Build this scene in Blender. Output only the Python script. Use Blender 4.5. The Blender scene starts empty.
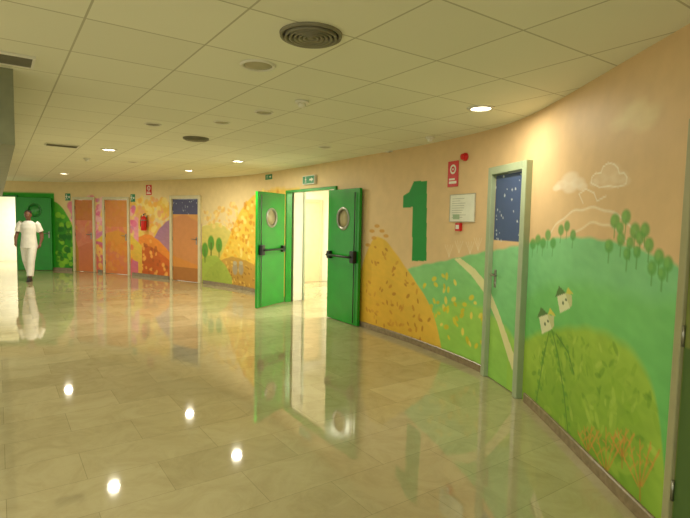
import bpy, bmesh, math
import numpy as np
from mathutils import Vector, Matrix

C = bpy.context.scene.collection
RS = np.random.RandomState
H = 2.52      # ceiling height
EYE = 1.55
F = 500.0
TH = math.atan(37/500.0)
RO = math.radians(1.15)

# ------------------------------------------------------------ camera
fwd = Vector((0, math.cos(TH), -math.sin(TH)))
U0 = Vector((0, math.sin(TH), math.cos(TH)))
X0 = Vector((1, 0, 0))
cr = X0*math.cos(RO) + U0*math.sin(RO)
cu = -X0*math.sin(RO) + U0*math.cos(RO)
cam_d = bpy.data.cameras.new("camera")
cam = bpy.data.objects.new("camera", cam_d)
C.objects.link(cam)
m = Matrix((cr, cu, -fwd)).transposed().to_4x4()
m.translation = Vector((0, 0, EYE))
cam.matrix_world = m
cam_d.sensor_width = 36
cam_d.lens = 36*F/690
cam_d.clip_start = 0.05
bpy.context.scene.camera = cam
try:
    bpy.context.scene.view_settings.view_transform = 'Standard'
except Exception:
    pass

def sight(u, v):
    return fwd*F + cr*(u-345) - cu*(v-259)
def level(u, v, z=0.0):
    d = sight(u, v)
    t = (z-EYE)/d.z
    return Vector((d.x*t, d.y*t, z))

# ------------------------------------------------------------ plan of the curved wall
base_px = [(640,518),(517,393),(487,374),(430,350),(400,339),(357,325),(328,315),(287,302),(250,291),
           (201,283),(171,279.5),(130,275),(100,272.5),(57,270),(30,270),(0,269.7),(-40,269.5)]
pts = [level(u, v) for u, v in base_px]
pts = [Vector((pts[0].x+0.0, -2.5, 0)), Vector((pts[0].x, -0.5, 0)), Vector((pts[0].x, 1.2, 0))] + pts
def catmull(P, step=0.02):
    out = []
    Q = [P[0]*2-P[1]] + P + [P[-1]*2-P[-2]]
    for i in range(1, len(Q)-2):
        n = max(2, int((Q[i+1]-Q[i]).length/step))
        for k in range(n):
            t = k/n
            a, b, c, d = Q[i-1], Q[i], Q[i+1], Q[i+2]
            out.append(0.5*((2*b)+(c-a)*t+(2*a-5*b+4*c-d)*t*t+(3*b-a-3*c+d)*t**3))
    out.append(P[-1])
    return out
cc = np.array([[p.x, p.y] for p in catmull(pts)])
def resample(a, step):
    d = np.r_[0, np.cumsum(np.hypot(*np.diff(a, axis=0).T))]
    s = np.arange(0, d[-1], step)
    return np.c_[np.interp(s, d, a[:, 0]), np.interp(s, d, a[:, 1])]
cc = resample(cc, 0.01)
sg = 0.4/0.01
k = np.arange(-150, 151); kern = np.exp(-k*k/(2*sg*sg)); kern /= kern.sum()
pad = 150
ext = np.r_[cc[0]+(cc[0]-cc[1])*np.arange(pad, 0, -1)[:, None], cc, cc[-1]+(cc[-1]-cc[-2])*np.arange(1, pad+1)[:, None]]
cc = np.c_[np.convolve(ext[:, 0], kern, 'valid'), np.convolve(ext[:, 1], kern, 'valid')]
cc = resample(cc, 0.01)
SL = np.arange(len(cc))*0.01
SMAX = SL[-1]
TG = np.gradient(cc, axis=0); TG /= np.hypot(TG[:, 0], TG[:, 1])[:, None]
def P2(s): return Vector((float(np.interp(s, SL, cc[:, 0])), float(np.interp(s, SL, cc[:, 1])), 0))
def T2(s):
    v = Vector((float(np.interp(s, SL, TG[:, 0])), float(np.interp(s, SL, TG[:, 1])), 0)); return v.normalized()
def N2(s):
    t = T2(s); return Vector((-t.y, t.x, 0))
def wl(u, v):
    """point of the mural wall (arc length, height) on a line of sight"""
    d = sight(u, v)
    cr_ = d.x*cc[:, 1]-d.y*cc[:, 0]
    dot = d.x*cc[:, 0]+d.y*cc[:, 1]
    idx = np.where((np.sign(cr_[:-1]) != np.sign(cr_[1:])) & (dot[:-1] > 0))[0]
    if len(idx) == 0:
        return (SMAX if u < 100 else 0.0, 0)
    i = idx[0]
    f = cr_[i]/(cr_[i]-cr_[i+1])
    p = cc[i]*(1-f)+cc[i+1]*f
    t = math.hypot(*p)/math.hypot(d.x, d.y)
    return (SL[i]+0.01*f, EYE+t*d.z)
def frame_at(s, z=0, off=0, tang=None):
    """wall frame: X right as seen from the room, Y up, Z out of the wall"""
    t = T2(s) if tang is None else tang
    n = Vector((-t.y, t.x, 0))
    p = P2(s)+n*off; p.z = z
    M = Matrix((-t, Vector((0, 0, 1)), n)).transposed().to_4x4()
    M.translation = p
    return M

# ------------------------------------------------------------ materials
def lin(c):
    c = np.asarray(c, float)/255.0
    return np.where(c <= 0.04045, c/12.92, ((c+0.055)/1.055)**2.4)
_m = {}
def mat(name, rgb, rough=0.5, metal=0.0, var=0.06, scale=8, emit=0, trans=0, coat=0):
    if name in _m: return _m[name]
    M = bpy.data.materials.new(name); M.use_nodes = True
    nt = M.node_tree; b = nt.nodes["Principled BSDF"]
    c = lin(rgb)
    b.inputs["Roughness"].default_value = rough
    b.inputs["Metallic"].default_value = metal
    b.inputs["Coat Weight"].default_value = coat
    if emit:
        b.inputs["Base Color"].default_value = (*c, 1)
        b.inputs["Emission Color"].default_value = (*c, 1)
        b.inputs["Emission Strength"].default_value = emit
    else:
        tc = nt.nodes.new("ShaderNodeTexCoord"); n = nt.nodes.new("ShaderNodeTexNoise")
        n.inputs["Scale"].default_value = scale; n.inputs["Detail"].default_value = 4
        r = nt.nodes.new("ShaderNodeValToRGB")
        r.color_ramp.elements[0].color = (*np.clip(c*(1-var*2), 0, 1), 1); r.color_ramp.elements[0].position = .3
        r.color_ramp.elements[1].color = (*np.clip(c*(1+var*2), 0, 1), 1); r.color_ramp.elements[1].position = .7
        nt.links.new(tc.outputs["Object"], n.inputs["Vector"]); nt.links.new(n.outputs["Fac"], r.inputs["Fac"])
        nt.links.new(r.outputs["Color"], b.inputs["Base Color"])
    if trans:
        b.inputs["Transmission Weight"].default_value = trans
    _m[name] = M
    return M

mural = bpy.data.materials.new("painted_mural"); mural.use_nodes = True
nt = mural.node_tree; b = nt.nodes["Principled BSDF"]
at = nt.nodes.new("ShaderNodeAttribute"); at.attribute_name = "paint"
tc = nt.nodes.new("ShaderNodeTexCoord"); nz = nt.nodes.new("ShaderNodeTexNoise"); nz.inputs["Scale"].default_value = 7; nz.inputs["Detail"].default_value = 5
mr = nt.nodes.new("ShaderNodeMapRange"); mr.inputs["From Min"].default_value = .25; mr.inputs["From Max"].default_value = .75; mr.inputs["To Min"].default_value = .95; mr.inputs["To Max"].default_value = 1.05
mx = nt.nodes.new("ShaderNodeVectorMath"); mx.operation = 'SCALE'
nt.links.new(tc.outputs["Object"], nz.inputs["Vector"]); nt.links.new(nz.outputs["Fac"], mr.inputs["Value"])
nt.links.new(at.outputs["Color"], mx.inputs[0]); nt.links.new(mr.outputs["Result"], mx.inputs["Scale"])
nt.links.new(mx.outputs["Vector"], b.inputs["Base Color"])
b.inputs["Roughness"].default_value = .55
b.inputs["Specular IOR Level"].default_value = .3

GRID = math.radians(34.8)
def gridpt(p):
    c, s_ = math.cos(-GRID), math.sin(-GRID); return (p.x*c-p.y*s_, p.x*s_+p.y*c)
def tiled(name, w, h, c1, c2, cm, mort, rough, vein=0.0, off=0.0, phase=(0, 0)):
    M = bpy.data.materials.new(name); M.use_nodes = True
    nt = M.node_tree; b = nt.nodes["Principled BSDF"]
    tc = nt.nodes.new("ShaderNodeTexCoord"); mp = nt.nodes.new("ShaderNodeMapping")
    mp.inputs["Rotation"].default_value = (0, 0, -GRID)
    mp.inputs["Location"].default_value = (-phase[0], -phase[1], 0)
    br = nt.nodes.new("ShaderNodeTexBrick"); br.offset = off; br.squash = 1
    br.inputs["Scale"].default_value = 1; br.inputs["Brick Width"].default_value = w; br.inputs["Row Height"].default_value = h
    br.inputs["Mortar Size"].default_value = mort; br.inputs["Mortar Smooth"].default_value = .2
    br.inputs["Color1"].default_value = (*lin(c1), 1); br.inputs["Color2"].default_value = (*lin(c2), 1); br.inputs["Mortar"].default_value = (*lin(cm), 1)
    nt.links.new(tc.outputs["Object"], mp.inputs["Vector"]); nt.links.new(mp.outputs["Vector"], br.inputs["Vector"])
    out = br.outputs["Color"]
    if vein:
        n = nt.nodes.new("ShaderNodeTexNoise"); n.inputs["Scale"].default_value = 3.2; n.inputs["Detail"].default_value = 12; n.inputs["Roughness"].default_value = .72; n.inputs["Distortion"].default_value = 1.4
        nt.links.new(mp.outputs["Vector"], n.inputs["Vector"])
        r = nt.nodes.new("ShaderNodeValToRGB"); e = r.color_ramp.elements
        e[0].position = .28; e[0].color = (.6, .54, .42, 1); e[1].position = .58; e[1].color = (1, 1, 1, 1)
        nt.links.new(n.outputs["Fac"], r.inputs["Fac"])
        mxx = nt.nodes.new("ShaderNodeMix"); mxx.data_type = 'RGBA'; mxx.blend_type = 'MULTIPLY'; mxx.inputs["Factor"].default_value = vein
        nt.links.new(out, mxx.inputs["A"]); nt.links.new(r.outputs["Color"], mxx.inputs["B"]); out = mxx.outputs["Result"]
        n2 = nt.nodes.new("ShaderNodeTexNoise"); n2.inputs["Scale"].default_value = 1.1; n2.inputs["Detail"].default_value = 2
        nt.links.new(tc.outputs["Object"], n2.inputs["Vector"])
        bp = nt.nodes.new("ShaderNodeBump"); bp.inputs["Strength"].default_value = .02; bp.inputs["Distance"].default_value = .02
        nt.links.new(n2.outputs["Fac"], bp.inputs["Height"]); nt.links.new(bp.outputs["Normal"], b.inputs["Normal"])
        b.inputs["IOR"].default_value = 2.4
    else:
        n = nt.nodes.new("ShaderNodeTexNoise"); n.inputs["Scale"].default_value = 60; n.inputs["Detail"].default_value = 3
        nt.links.new(tc.outputs["Object"], n.inputs["Vector"])
        bp = nt.nodes.new("ShaderNodeBump"); bp.inputs["Strength"].default_value = .1; bp.inputs["Distance"].default_value = .01
        nt.links.new(n.outputs["Fac"], bp.inputs["Height"]); nt.links.new(bp.outputs["Normal"], b.inputs["Normal"])
    nt.links.new(out, b.inputs["Base Color"])
    b.inputs["Roughness"].default_value = rough
    return M
m_floor = tiled("polished_marble", .8, .4, (188,179,142), (172,163,126), (154,145,110), .002, .035, vein=.5, off=.5)
gp = gridpt(level(93, 0, H)); gq = gridpt(level(0, 38, H))
m_ceil = tiled("ceiling_tile", .6, .6, (234,234,212), (228,228,206), (186,184,156), .006, .75, phase=(gp[0] % .6, gq[1] % .6))
m_base = mat("stone_baseboard", (134,118,92), .25, var=.1, scale=20)
m_white = mat("white_paint", (236,232,214), .6, var=.02)
m_peach = mat("peach_paint", (228,208,166), .6, var=.03)
m_frame = mat("pale_frame_paint", (160,174,142), .35, var=.03)
m_near = mat("beige_grey_frame_paint", (158,156,118), .35, var=.03)
m_cream = mat("cream_frame_paint", (206,198,162), .4, var=.03)
m_green = mat("green_door_paint", (24,144,34), .26, var=.05, scale=3)
m_dgreen = mat("dark_green_paint", (26,122,44), .3, var=.05)
m_black = mat("black_plastic", (24,24,24), .35)
m_metal = mat("brushed_metal", (150,150,140), .3, metal=.9)
m_dark = mat("dark_grille", (62,58,48), .6)
m_vent = mat("vent_grey", (132,128,106), .55)
m_disc = mat("disc_tan", (170,162,130), .5)
m_red = mat("red_enamel", (200,26,24), .3, var=.03)
m_wplast = mat("white_plastic", (228,226,212), .4, var=.02)
m_glass = mat("porthole_glass", (170,160,120), .08, var=.1, scale=3)
m_dglass = mat("green_porthole_glass", (60,150,70), .1, var=.1, scale=3)
m_signg = mat("sign_green", (10,130,80), .4, var=.02)
m_bulk = mat("bulkhead_paint", (128,132,104), .55)
m_lamp = mat("lamp_glow", (255,240,210), emit=12)
m_tube = mat("panel_glow", (255,248,225), emit=2.5)

# ------------------------------------------------------------ mesh helpers
def obj_from(name, me, M=None, parent=None, mats=None):
    o = bpy.data.objects.new(name, me)
    C.objects.link(o)
    if mats is not None:
        for x in (mats if isinstance(mats, (list, tuple)) else [mats]): me.materials.append(x)
    if parent is not None:
        o.parent = parent
    if M is not None:
        if parent is not None: o.matrix_local = M
        else: o.matrix_world = M
    return o
def empty(name, M):
    o = bpy.data.objects.new(name, None); o.empty_display_size = .1
    C.objects.link(o); o.matrix_world = M
    return o
def tag(o, label, cat, group=None, structure=False):
    o["label"] = label; o["category"] = cat
    if group: o["group"] = group
    if structure: o["kind"] = "structure"
def bm_box(bm, x0, x1, y0, y1, z0, z1, bev=0.0, mi=0):
    r = bmesh.ops.create_cube(bm, size=1)
    vs = r['verts']
    for v in vs:
        v.co = Vector(((x0+x1)/2+v.co.x*(x1-x0), (y0+y1)/2+v.co.y*(y1-y0), (z0+z1)/2+v.co.z*(z1-z0)))
    fs = set(f for v in vs for f in v.link_faces)
    for f in fs: f.material_index = mi
    if bev:
        es = list(set(e for v in vs for e in v.link_edges))
        bmesh.ops.bevel(bm, geom=es, offset=bev, segments=2, affect='EDGES', profile=.5)
def bm_lathe(bm, prof, n=32, mi=0, M=None):
    rings = []
    for r, z in prof:
        if r < 1e-5:
            rings.append([bm.verts.new((0, 0, z))])
        else:
            rings.append([bm.verts.new((r*math.cos(2*math.pi*i/n), r*math.sin(2*math.pi*i/n), z)) for i in range(n)])
    allv = [v for r in rings for v in r]
    for a, b in zip(rings[:-1], rings[1:]):
        for i in range(n):
            j = (i+1) % n
            if len(a) == 1 and len(b) == 1: continue
            if len(a) == 1: f = bm.faces.new((a[0], b[i], b[j]))
            elif len(b) == 1: f = bm.faces.new((a[i], b[0], a[j]))
            else: f = bm.faces.new((a[i], b[i], b[j], a[j]))
            f.material_index = mi; f.smooth = True
    if M is not None: bmesh.ops.transform(bm, matrix=M, verts=allv)
    return allv
def bm_tube(bm, P, R, n=10, mi=0, flat=None):
    P = [Vector(p) for p in P]
    rings = []
    up = Vector((0.13, 1, 0.07))
    for i, p in enumerate(P):
        d = (P[min(i+1, len(P)-1)]-P[max(i-1, 0)]).normalized()
        a = d.cross(up).normalized(); b_ = d.cross(a).normalized()
        r = R[i]; rx, ry = (r if isinstance(r, tuple) else (r, r))
        rings.append([bm.verts.new(p+a*rx*math.cos(2*math.pi*k/n)+b_*ry*math.sin(2*math.pi*k/n)) for k in range(n)])
    for a, b_ in zip(rings[:-1], rings[1:]):
        for i in range(n):
            j = (i+1) % n
            f = bm.faces.new((a[i], a[j], b_[j], b_[i])); f.material_index = mi; f.smooth = True
    f = bm.faces.new(rings[0][::-1]); f.material_index = mi
    f = bm.faces.new(rings[-1]); f.material_index = mi
def done(bm, name, M=None, parent=None, mats=None, norm=True):
    if norm: bmesh.ops.recalc_face_normals(bm, faces=bm.faces)
    me = bpy.data.meshes.new(name); bm.to_mesh(me); bm.free()
    return obj_from(name, me, M, parent, mats)
def box(name, M, parent, x0, x1, y0, y1, z0, z1, mt, bev=0.0):
    bm = bmesh.new(); bm_box(bm, x0, x1, y0, y1, z0, z1, bev)
    return done(bm, name, M, parent, mt)
def disc_poly(bm, pts, z, mi):
    f = bm.faces.new([bm.verts.new((x, y, z)) for x, y in pts]); f.material_index = mi
I4 = Matrix.Identity(4)

# ------------------------------------------------------------ painting
LAT = RS(77).rand(256, 256)
def vnoise(X, Y):
    xi = np.floor(X).astype(int); yi = np.floor(Y).astype(int); fx = X-xi; fy = Y-yi
    fx = fx*fx*(3-2*fx); fy = fy*fy*(3-2*fy)
    g = lambda a, b_: LAT[a % 256, b_ % 256]
    return (g(xi, yi)*(1-fx)*(1-fy)+g(xi+1, yi)*fx*(1-fy)+g(xi, yi+1)*(1-fx)*fy+g(xi+1, yi+1)*fx*fy)
def brush(X, Y):
    """dabbed brushwork: slanting strokes plus a broad drift, -1..1"""
    a = vnoise((X+Y*.6)*9+40, (Y-X*.25)*26+11)
    b_ = vnoise(X*2.1+90, Y*2.6+30)
    return (a*.5+b_*.7)*2/1.2-1
class Canvas:
    def __init__(self, S, Z, bg):
        self.S = S; self.Z = Z
        self.c = np.zeros((len(Z), len(S), 3)); self.c[:] = lin(bg)
    def win(self, s0, s1, z0, z1):
        a, b_ = np.searchsorted(self.S, [s0, s1]); c, d = np.searchsorted(self.Z, [z0, z1])
        return slice(c, d), slice(a, b_)
    def mix(self, sl, mask, col, alpha):
        m = (mask*alpha)[..., None]
        self.c[sl] = self.c[sl]*(1-m)+lin(col)*m
    def poly(self, P, col, alpha=1.0):
        P = np.array(P); s0, z0 = P.min(0); s1, z1 = P.max(0)
        sl = self.win(s0, s1, z0, z1)
        X, Y = np.meshgrid(self.S[sl[1]], self.Z[sl[0]])
        if X.size == 0: return
        ins = np.zeros(X.shape, bool)
        for i in range(len(P)):
            x1, y1 = P[i]; x2, y2 = P[i-1]
            if y1 == y2: continue
            ins ^= ((y1 > Y) != (y2 > Y)) & (X < (x2-x1)*(Y-y1)/(y2-y1)+x1)
        self.mix(sl, ins.astype(float), col, alpha)
    def ppoly(self, px, col, alpha=1.0): self.poly([wl(u, v) for u, v in px], col, alpha)
    def blob(self, s, z, rs, rz, col, alpha=1.0, rot=0.0, soft=.25):
        R = max(rs, rz)*1.3
        if s+R < self.S[0] or s-R > self.S[-1]: return
        sl = self.win(s-R, s+R, z-R, z+R)
        X, Y = np.meshgrid(self.S[sl[1]]-s, self.Z[sl[0]]-z)
        if X.size == 0: return
        c, q = math.cos(rot), math.sin(rot)
        d = np.hypot((X*c+Y*q)/rs, (-X*q+Y*c)/rz)
        self.mix(sl, np.clip((1+soft/2-d)/soft, 0, 1), col, alpha)
    def qblob(self, u, v, ru, rv, col, **k):
        """oval given by its apparent half width and half height as surveyed from the corridor"""
        s, z = wl(u, v); s2 = wl(u-ru, v)[0]; z2 = wl(u, v-rv)[1]
        self.blob(s, z, max(abs(s2-s), .01), max(abs(z2-z), .01), col, **k)
    def line(self, px, w, col, alpha=1.0):
        P = [wl(u, v) for u, v in px]
        for a, b_ in zip(P[:-1], P[1:]):
            sl = self.win(min(a[0], b_[0])-w, max(a[0], b_[0])+w, min(a[1], b_[1])-w, max(a[1], b_[1])+w)
            X, Y = np.meshgrid(self.S[sl[1]], self.Z[sl[0]])
            if X.size == 0: continue
            dx, dy = b_[0]-a[0], b_[1]-a[1]; L = dx*dx+dy*dy+1e-9
            t = np.clip(((X-a[0])*dx+(Y-a[1])*dy)/L, 0, 1)
            d = np.hypot(X-a[0]-t*dx, Y-a[1]-t*dy)
            self.mix(sl, np.clip((w*.5-d)/.006+.5, 0, 1), col, alpha)
    def hill(self, px, col, col2=None, alpha=1.0, edge=None, tex=.13, soft=.025):
        P = sorted([wl(u, v) for u, v in px])
        s = np.array([p[0] for p in P]); z = np.array([p[1] for p in P])
        ss = np.linspace(s[0], s[-1], 200); zz = np.interp(ss, s, z)
        kk = 12; zp = np.pad(zz, kk, mode='reflect', reflect_type='odd'); zz = np.convolve(zp, np.ones(2*kk+1)/(2*kk+1), 'valid')
        sl = self.win(s[0], s[-1], -.1, 3)
        Sx = self.S[sl[1]]
        if len(Sx) == 0: return
        top = np.interp(Sx, ss, zz)+.005*np.sin(Sx*23)
        X, Y = np.meshgrid(Sx, self.Z[sl[0]])
        mk = np.clip((top[None]-Y)/soft+.5, 0, 1)
        if col2 is None: col2 = col
        g = np.clip((top[None]-Y)/.9, 0, 1)[..., None]
        cc_ = (lin(col)*(1-g)+lin(col2)*g)*(1+tex*brush(X, Y)[..., None]*np.array([1.2, .8, 1.0]))
        mm = (mk*alpha)[..., None]
        self.c[sl] = self.c[sl]*(1-mm)+cc_*mm
        if edge is not None:
            self.mix(sl, np.clip(1-np.abs(top[None]-Y)/.012, 0, 1), edge, .8)
    def scatter(self, poly_px, n, seed, r0, r1, cols, alpha=.9, asp=1.0, rot=True):
        P = np.array([wl(u, v) for u, v in poly_px]); r = RS(seed)
        a, b_ = P.min(0), P.max(0); i = 0; tries = 0
        while i < n and tries < n*12:
            tries += 1
            q = a+(b_-a)*r.rand(2)
            ins = False
            for k_ in range(len(P)):
                x1, y1 = P[k_]; x2, y2 = P[k_-1]
                if (y1 > q[1]) != (y2 > q[1]) and q[0] < (x2-x1)*(q[1]-y1)/(y2-y1)+x1: ins = not ins
            rr = r0+(r1-r0)*r.rand(); col = cols[r.randint(len(cols))]; ro = r.rand()*3.14
            if not ins: continue
            i += 1
            self.blob(q[0], q[1], rr, rr*asp, col, alpha, ro if rot else 0)

def paint(cv):
    # plaster tone drifts from tan to cream along the corridor
    w = np.clip((cv.S-7)/9, 0, 1)[None, :, None]
    cv.c[:] = lin((220,188,142))*(1-w)+lin((226,204,152))*w
    # ---------- nearest stretch
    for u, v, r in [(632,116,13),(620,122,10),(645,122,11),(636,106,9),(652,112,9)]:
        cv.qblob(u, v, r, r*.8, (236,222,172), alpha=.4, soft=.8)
    for (cu_, cv_, k_, al) in [(570,183,.95,.6),(610,177,1.15,.28)]:
        for du, dv, r in [(-9,2,6),(0,-5,8),(8,0,7),(0,5,7),(13,4,5),(-14,5,4)]:
            cv.qblob(cu_+du*k_, cv_+dv*k_, r*k_, r*.8*k_, (240,226,202), alpha=al, soft=.5)
    cv.line([(591,183),(592,177),(596,173),(601,173),(603,167),(608,163),(614,164),(618,168),(619,173),(624,173),(627,177),(626,184),(618,187),(608,186),(599,187),(591,183)], .008, (246,238,220), .85)
    cv.hill([(543,250),(552,228),(572,211),(596,207),(622,216),(642,240),(650,260)], (228,196,150), edge=(244,234,210), tex=.03)
    cv.hill([(560,250),(575,232),(592,222),(612,226),(630,245),(640,262)], (222,188,142), edge=(242,230,200), tex=.03)
    cv.line([(583,203),(579,194),(586,189),(594,193),(597,201),(606,196)], .009, (240,230,210), .8)
    cv.hill([(440,262),(462,257),(487,252),(510,248),(530,243),(548,239),(575,236),(605,240),(640,248),(668,260),(690,272)], (134,202,142), (114,192,112))
    cv.hill([(524,300),(545,285),(580,282),(620,292),(650,300),(690,300)], (118,194,102), (98,182,84), .7, soft=.12)
    cv.hill([(511,352),(520,342),(535,334),(560,328),(588,327),(612,335),(635,352),(652,378),(662,410),(668,470),(670,560)], (156,192,70), (120,162,46), tex=.2, soft=.07)
    cv.scatter([(530,350),(565,336),(600,338),(635,362),(654,405),(660,470),(600,450),(535,400)], 130, 3, .025, .055, [(130,172,54),(108,154,46),(180,206,90),(96,144,44)], .55, .38)
    cv.scatter([(526,352),(565,334),(600,334),(635,356),(656,400),(664,480),(600,460),(530,405)], 70, 23, .05, .11, [(170,200,76),(126,170,50),(150,188,60)], .35, .35)
    # orange coral-like sprigs near the skirting
    for u, v, h_, n_ in [(606,474,46,5),(640,490,50,5),(622,458,30,4),(588,452,26,4)]:
        for a_ in np.linspace(-.8, .8, n_):
            L = [(u+math.sin(a_)*h_*q*.55, v-math.cos(a_*.8)*h_*q) for q in np.linspace(.1, 1, 5)]
            cv.line(L, .009, (208,140,60), .8)
            for q, sd in ((.5, 1), (.65, -1), (.8, 1)):
                x, y = u+math.sin(a_)*h_*q*.55, v-math.cos(a_*.8)*h_*q
                cv.line([(x, y), (x+3.2*sd, y-4.5)], .008, (214,150,70), .75)
        cv.line([(u, v+10), (u, v-h_*.3)], .011, (180,114,48), .75)
    # stalk-like plants below the cottages
    for L in [[(549,332),(543,360),(539,385),(535,408)],[(552,330),(558,355),(564,395),(568,432)],[(556,334),(568,352),(574,374)]]:
        cv.line(L, .016, (80,128,46), .8)
        r = RS(len(L)+int(L[1][0]))
        for a_, b_ in zip(L[:-1], L[1:]):
            for q in np.linspace(0, 1, 6):
                cv.qblob(a_[0]+(b_[0]-a_[0])*q+(r.rand()-.5)*6, a_[1]+(b_[1]-a_[1])*q+(r.rand()-.5)*4, 1.3, 2.2, (92,148,50), alpha=.6)
    for (u, v) in [(563,300),(545,321)]:
        cv.ppoly([(u-6,v-4),(u+2,v-7),(u+7,v+8),(u-3,v+13)], (224,222,184), .9)
        cv.ppoly([(u+2,v-7),(u+9,v-5),(u+9,v+5),(u+7,v+8)], (200,198,146), .9)
        cv.ppoly([(u-8,v-3),(u-4,v-14),(u+3,v-7)], (84,112,62), .9)
        cv.ppoly([(u+3,v-7),(u+5,v-13),(u+11,v-5)], (214,202,84), .9)
        cv.qblob(u, v+3, 1, 1.6, (80,104,66)); cv.qblob(u+3, v, 1, 1.4, (80,104,66))
    # clustered rounded trees
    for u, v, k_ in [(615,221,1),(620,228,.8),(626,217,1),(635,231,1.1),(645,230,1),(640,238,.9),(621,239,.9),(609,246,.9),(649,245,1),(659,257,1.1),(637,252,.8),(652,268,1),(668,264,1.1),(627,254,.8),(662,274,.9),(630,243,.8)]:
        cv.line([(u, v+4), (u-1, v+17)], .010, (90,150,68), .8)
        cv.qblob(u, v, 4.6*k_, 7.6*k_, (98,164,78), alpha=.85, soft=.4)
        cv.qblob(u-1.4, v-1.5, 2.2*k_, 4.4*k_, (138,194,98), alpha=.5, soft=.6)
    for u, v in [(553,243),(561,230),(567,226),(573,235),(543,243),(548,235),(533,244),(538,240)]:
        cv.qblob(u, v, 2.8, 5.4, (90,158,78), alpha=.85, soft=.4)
        cv.line([(u, v+4), (u-1, v+13)], .009, (80,140,66), .8)
    # ---------- middle stretch
    cv.hill([(398,276),(410,268),(425,264),(445,261),(462,257),(487,251)], (136,202,132), (128,198,98))
    cv.hill([(426,318),(440,306),(460,300),(487,310),(512,330),(524,350)], (162,206,86), (140,192,74), .85, soft=.06)
    cv.ppoly([(454,259),(460,258),(475,269),(489,286),(501,310),(512,340),(519,362),(515,370),(509,350),(500,322),(487,297),(471,275)], (230,222,168), .9)
    cv.scatter([(414,285),(445,272),(470,284),(484,310),(484,350),(440,335)], 46, 8, .03, .05, [(216,202,54),(204,188,44),(230,212,92)], .9, .6)
    cv.hill([(345,296),(357,282),(364,260),(371,239),(378,235),(387,241),(402,262),(420,288),(434,312),(442,350)], (224,184,66), (216,170,52), tex=.08)
    cv.scatter([(352,300),(366,256),(376,238),(398,262),(428,306),(438,345),(400,338),(352,322)], 80, 9, .03, .046, [(178,120,38),(192,134,42),(204,150,50)], .85, .5)
    for u, v in [(377,226),(382,231),(372,231),(374,238),(368,245),(386,236)]:
        cv.qblob(u, v, 2.6, 1.8, (206,150,54), alpha=.85)
    # pale outline sprigs by the top of the path
    for u, v in [(449,250),(459,246),(470,247),(478,243)]:
        for a_ in (-.6, -.2, .2, .6):
            cv.line([(u, v+7), (u+math.sin(a_)*4, v), (u+math.sin(a_)*7, v-5)], .006, (242,232,202), .6)
    cv.ppoly([(414,181),(427,181),(426.5,261),(412,261),(412.5,207),(403,208),(403,196),(409,192)], (24,144,58))
    # ---------- beyond the double door
    cv.hill([(196,230),(207,224),(218,222),(230,230),(243,244),(256,256)], (214,200,112), (206,192,88), edge=(236,230,170))
    cv.hill([(218,262),(228,241),(236,218),(246,202),(256,193),(276,188),(300,188)], (230,192,76))
    cv.scatter([(222,262),(231,226),(244,200),(262,190),(280,190),(280,290),(234,288)], 270, 11, .04, .08, [(224,166,46),(238,202,82),(208,142,42),(242,220,124)], .8, .7)
    cv.scatter([(204,212),(236,202),(243,230),(205,226)], 70, 12, .035, .07, [(232,194,96),(238,210,132),(226,176,86)], .7, .7)
    cv.hill([(200,285),(206,272),(216,262),(232,256),(250,262),(262,272)], (190,150,66), (174,130,52))
    cv.scatter([(205,277),(218,264),(236,260),(254,270),(254,288),(205,281)], 70, 13, .025, .045, [(142,100,42),(220,184,88)], .8, .6)
    cv.hill([(196,264),(206,256),(216,255),(226,266),(232,278)], (148,178,72), alpha=.8)
    for u, v in [(211,243),(219,245),(205,250)]:
        cv.qblob(u, v, 3.2, 7.5, (84,150,50), alpha=.95); cv.line([(u, v), (u, v+12)], .04, (90,110,40))
    for u in (235, 241):
        cv.qblob(u, 269, 2.5, 6, (160,150,126), alpha=.9); cv.qblob(u, 263, 2, 2, (180,170,140))
    cv.scatter([(128,202),(150,197),(171,202),(171,238),(150,234),(128,238)], 170, 14, .06, .12, [(236,200,84),(230,184,74),(230,164,112),(240,214,124),(236,176,76)], .8, .8)
    cv.hill([(149,248),(158,230),(168,220),(185,214),(202,224)], (166,120,156), (186,130,140), alpha=.98)
    cv.hill([(126,250),(136,238),(148,233),(160,241),(172,255),(200,266)], (234,144,56), (222,120,46))
    cv.hill([(126,264),(136,250),(148,245),(162,254),(178,268)], (206,104,44), (186,88,36))
    cv.scatter([(131,250),(150,240),(165,258),(170,276),(131,272)], 60, 15, .03, .06, [(164,84,38),(240,174,82)], .7)
    for u, v in [(131,222),(134,228)]: cv.qblob(u, v, 2.5, 7, (96,154,46))
    cv.hill([(62,222),(84,212),(100,207),(118,207),(138,218)], (234,156,170))
    cv.scatter([(68,206),(86,198),(108,199),(134,204),(134,244),(96,242),(70,242)], 270, 16, .06, .12, [(232,134,162),(226,108,150),(242,182,194),(238,204,120),(204,124,170)], .8, .8)
    cv.hill([(93,242),(104,234),(118,230),(132,236),(142,246)], (224,194,76), (228,162,66))
    cv.hill([(64,260),(80,246),(98,240),(116,252),(138,262)], (206,108,140), (220,118,86))
    cv.scatter([(96,245),(132,240),(132,272),(96,268)], 70, 17, .05, .08, [(236,158,58),(224,110,92),(244,198,100)], .7)
    cv.hill([(52,201),(58,203),(64,210),(70,220),(75,234),(79,250)], (84,172,40), (52,146,30))
    cv.scatter([(57,212),(68,220),(74,240),(74,266),(57,264)], 60, 18, .05, .1, [(54,140,32),(140,200,50),(34,112,30)], .8)
    # far end is painted solid green
    s57 = wl(56, 268)[0]
    i = np.searchsorted(cv.S, s57)
    if i < len(cv.S):
        cv.c[:, i:] = lin((44,164,36))
        zz = np.searchsorted(cv.Z, 2.2); cv.c[zz:, i:] = lin((226,204,152))

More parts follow.
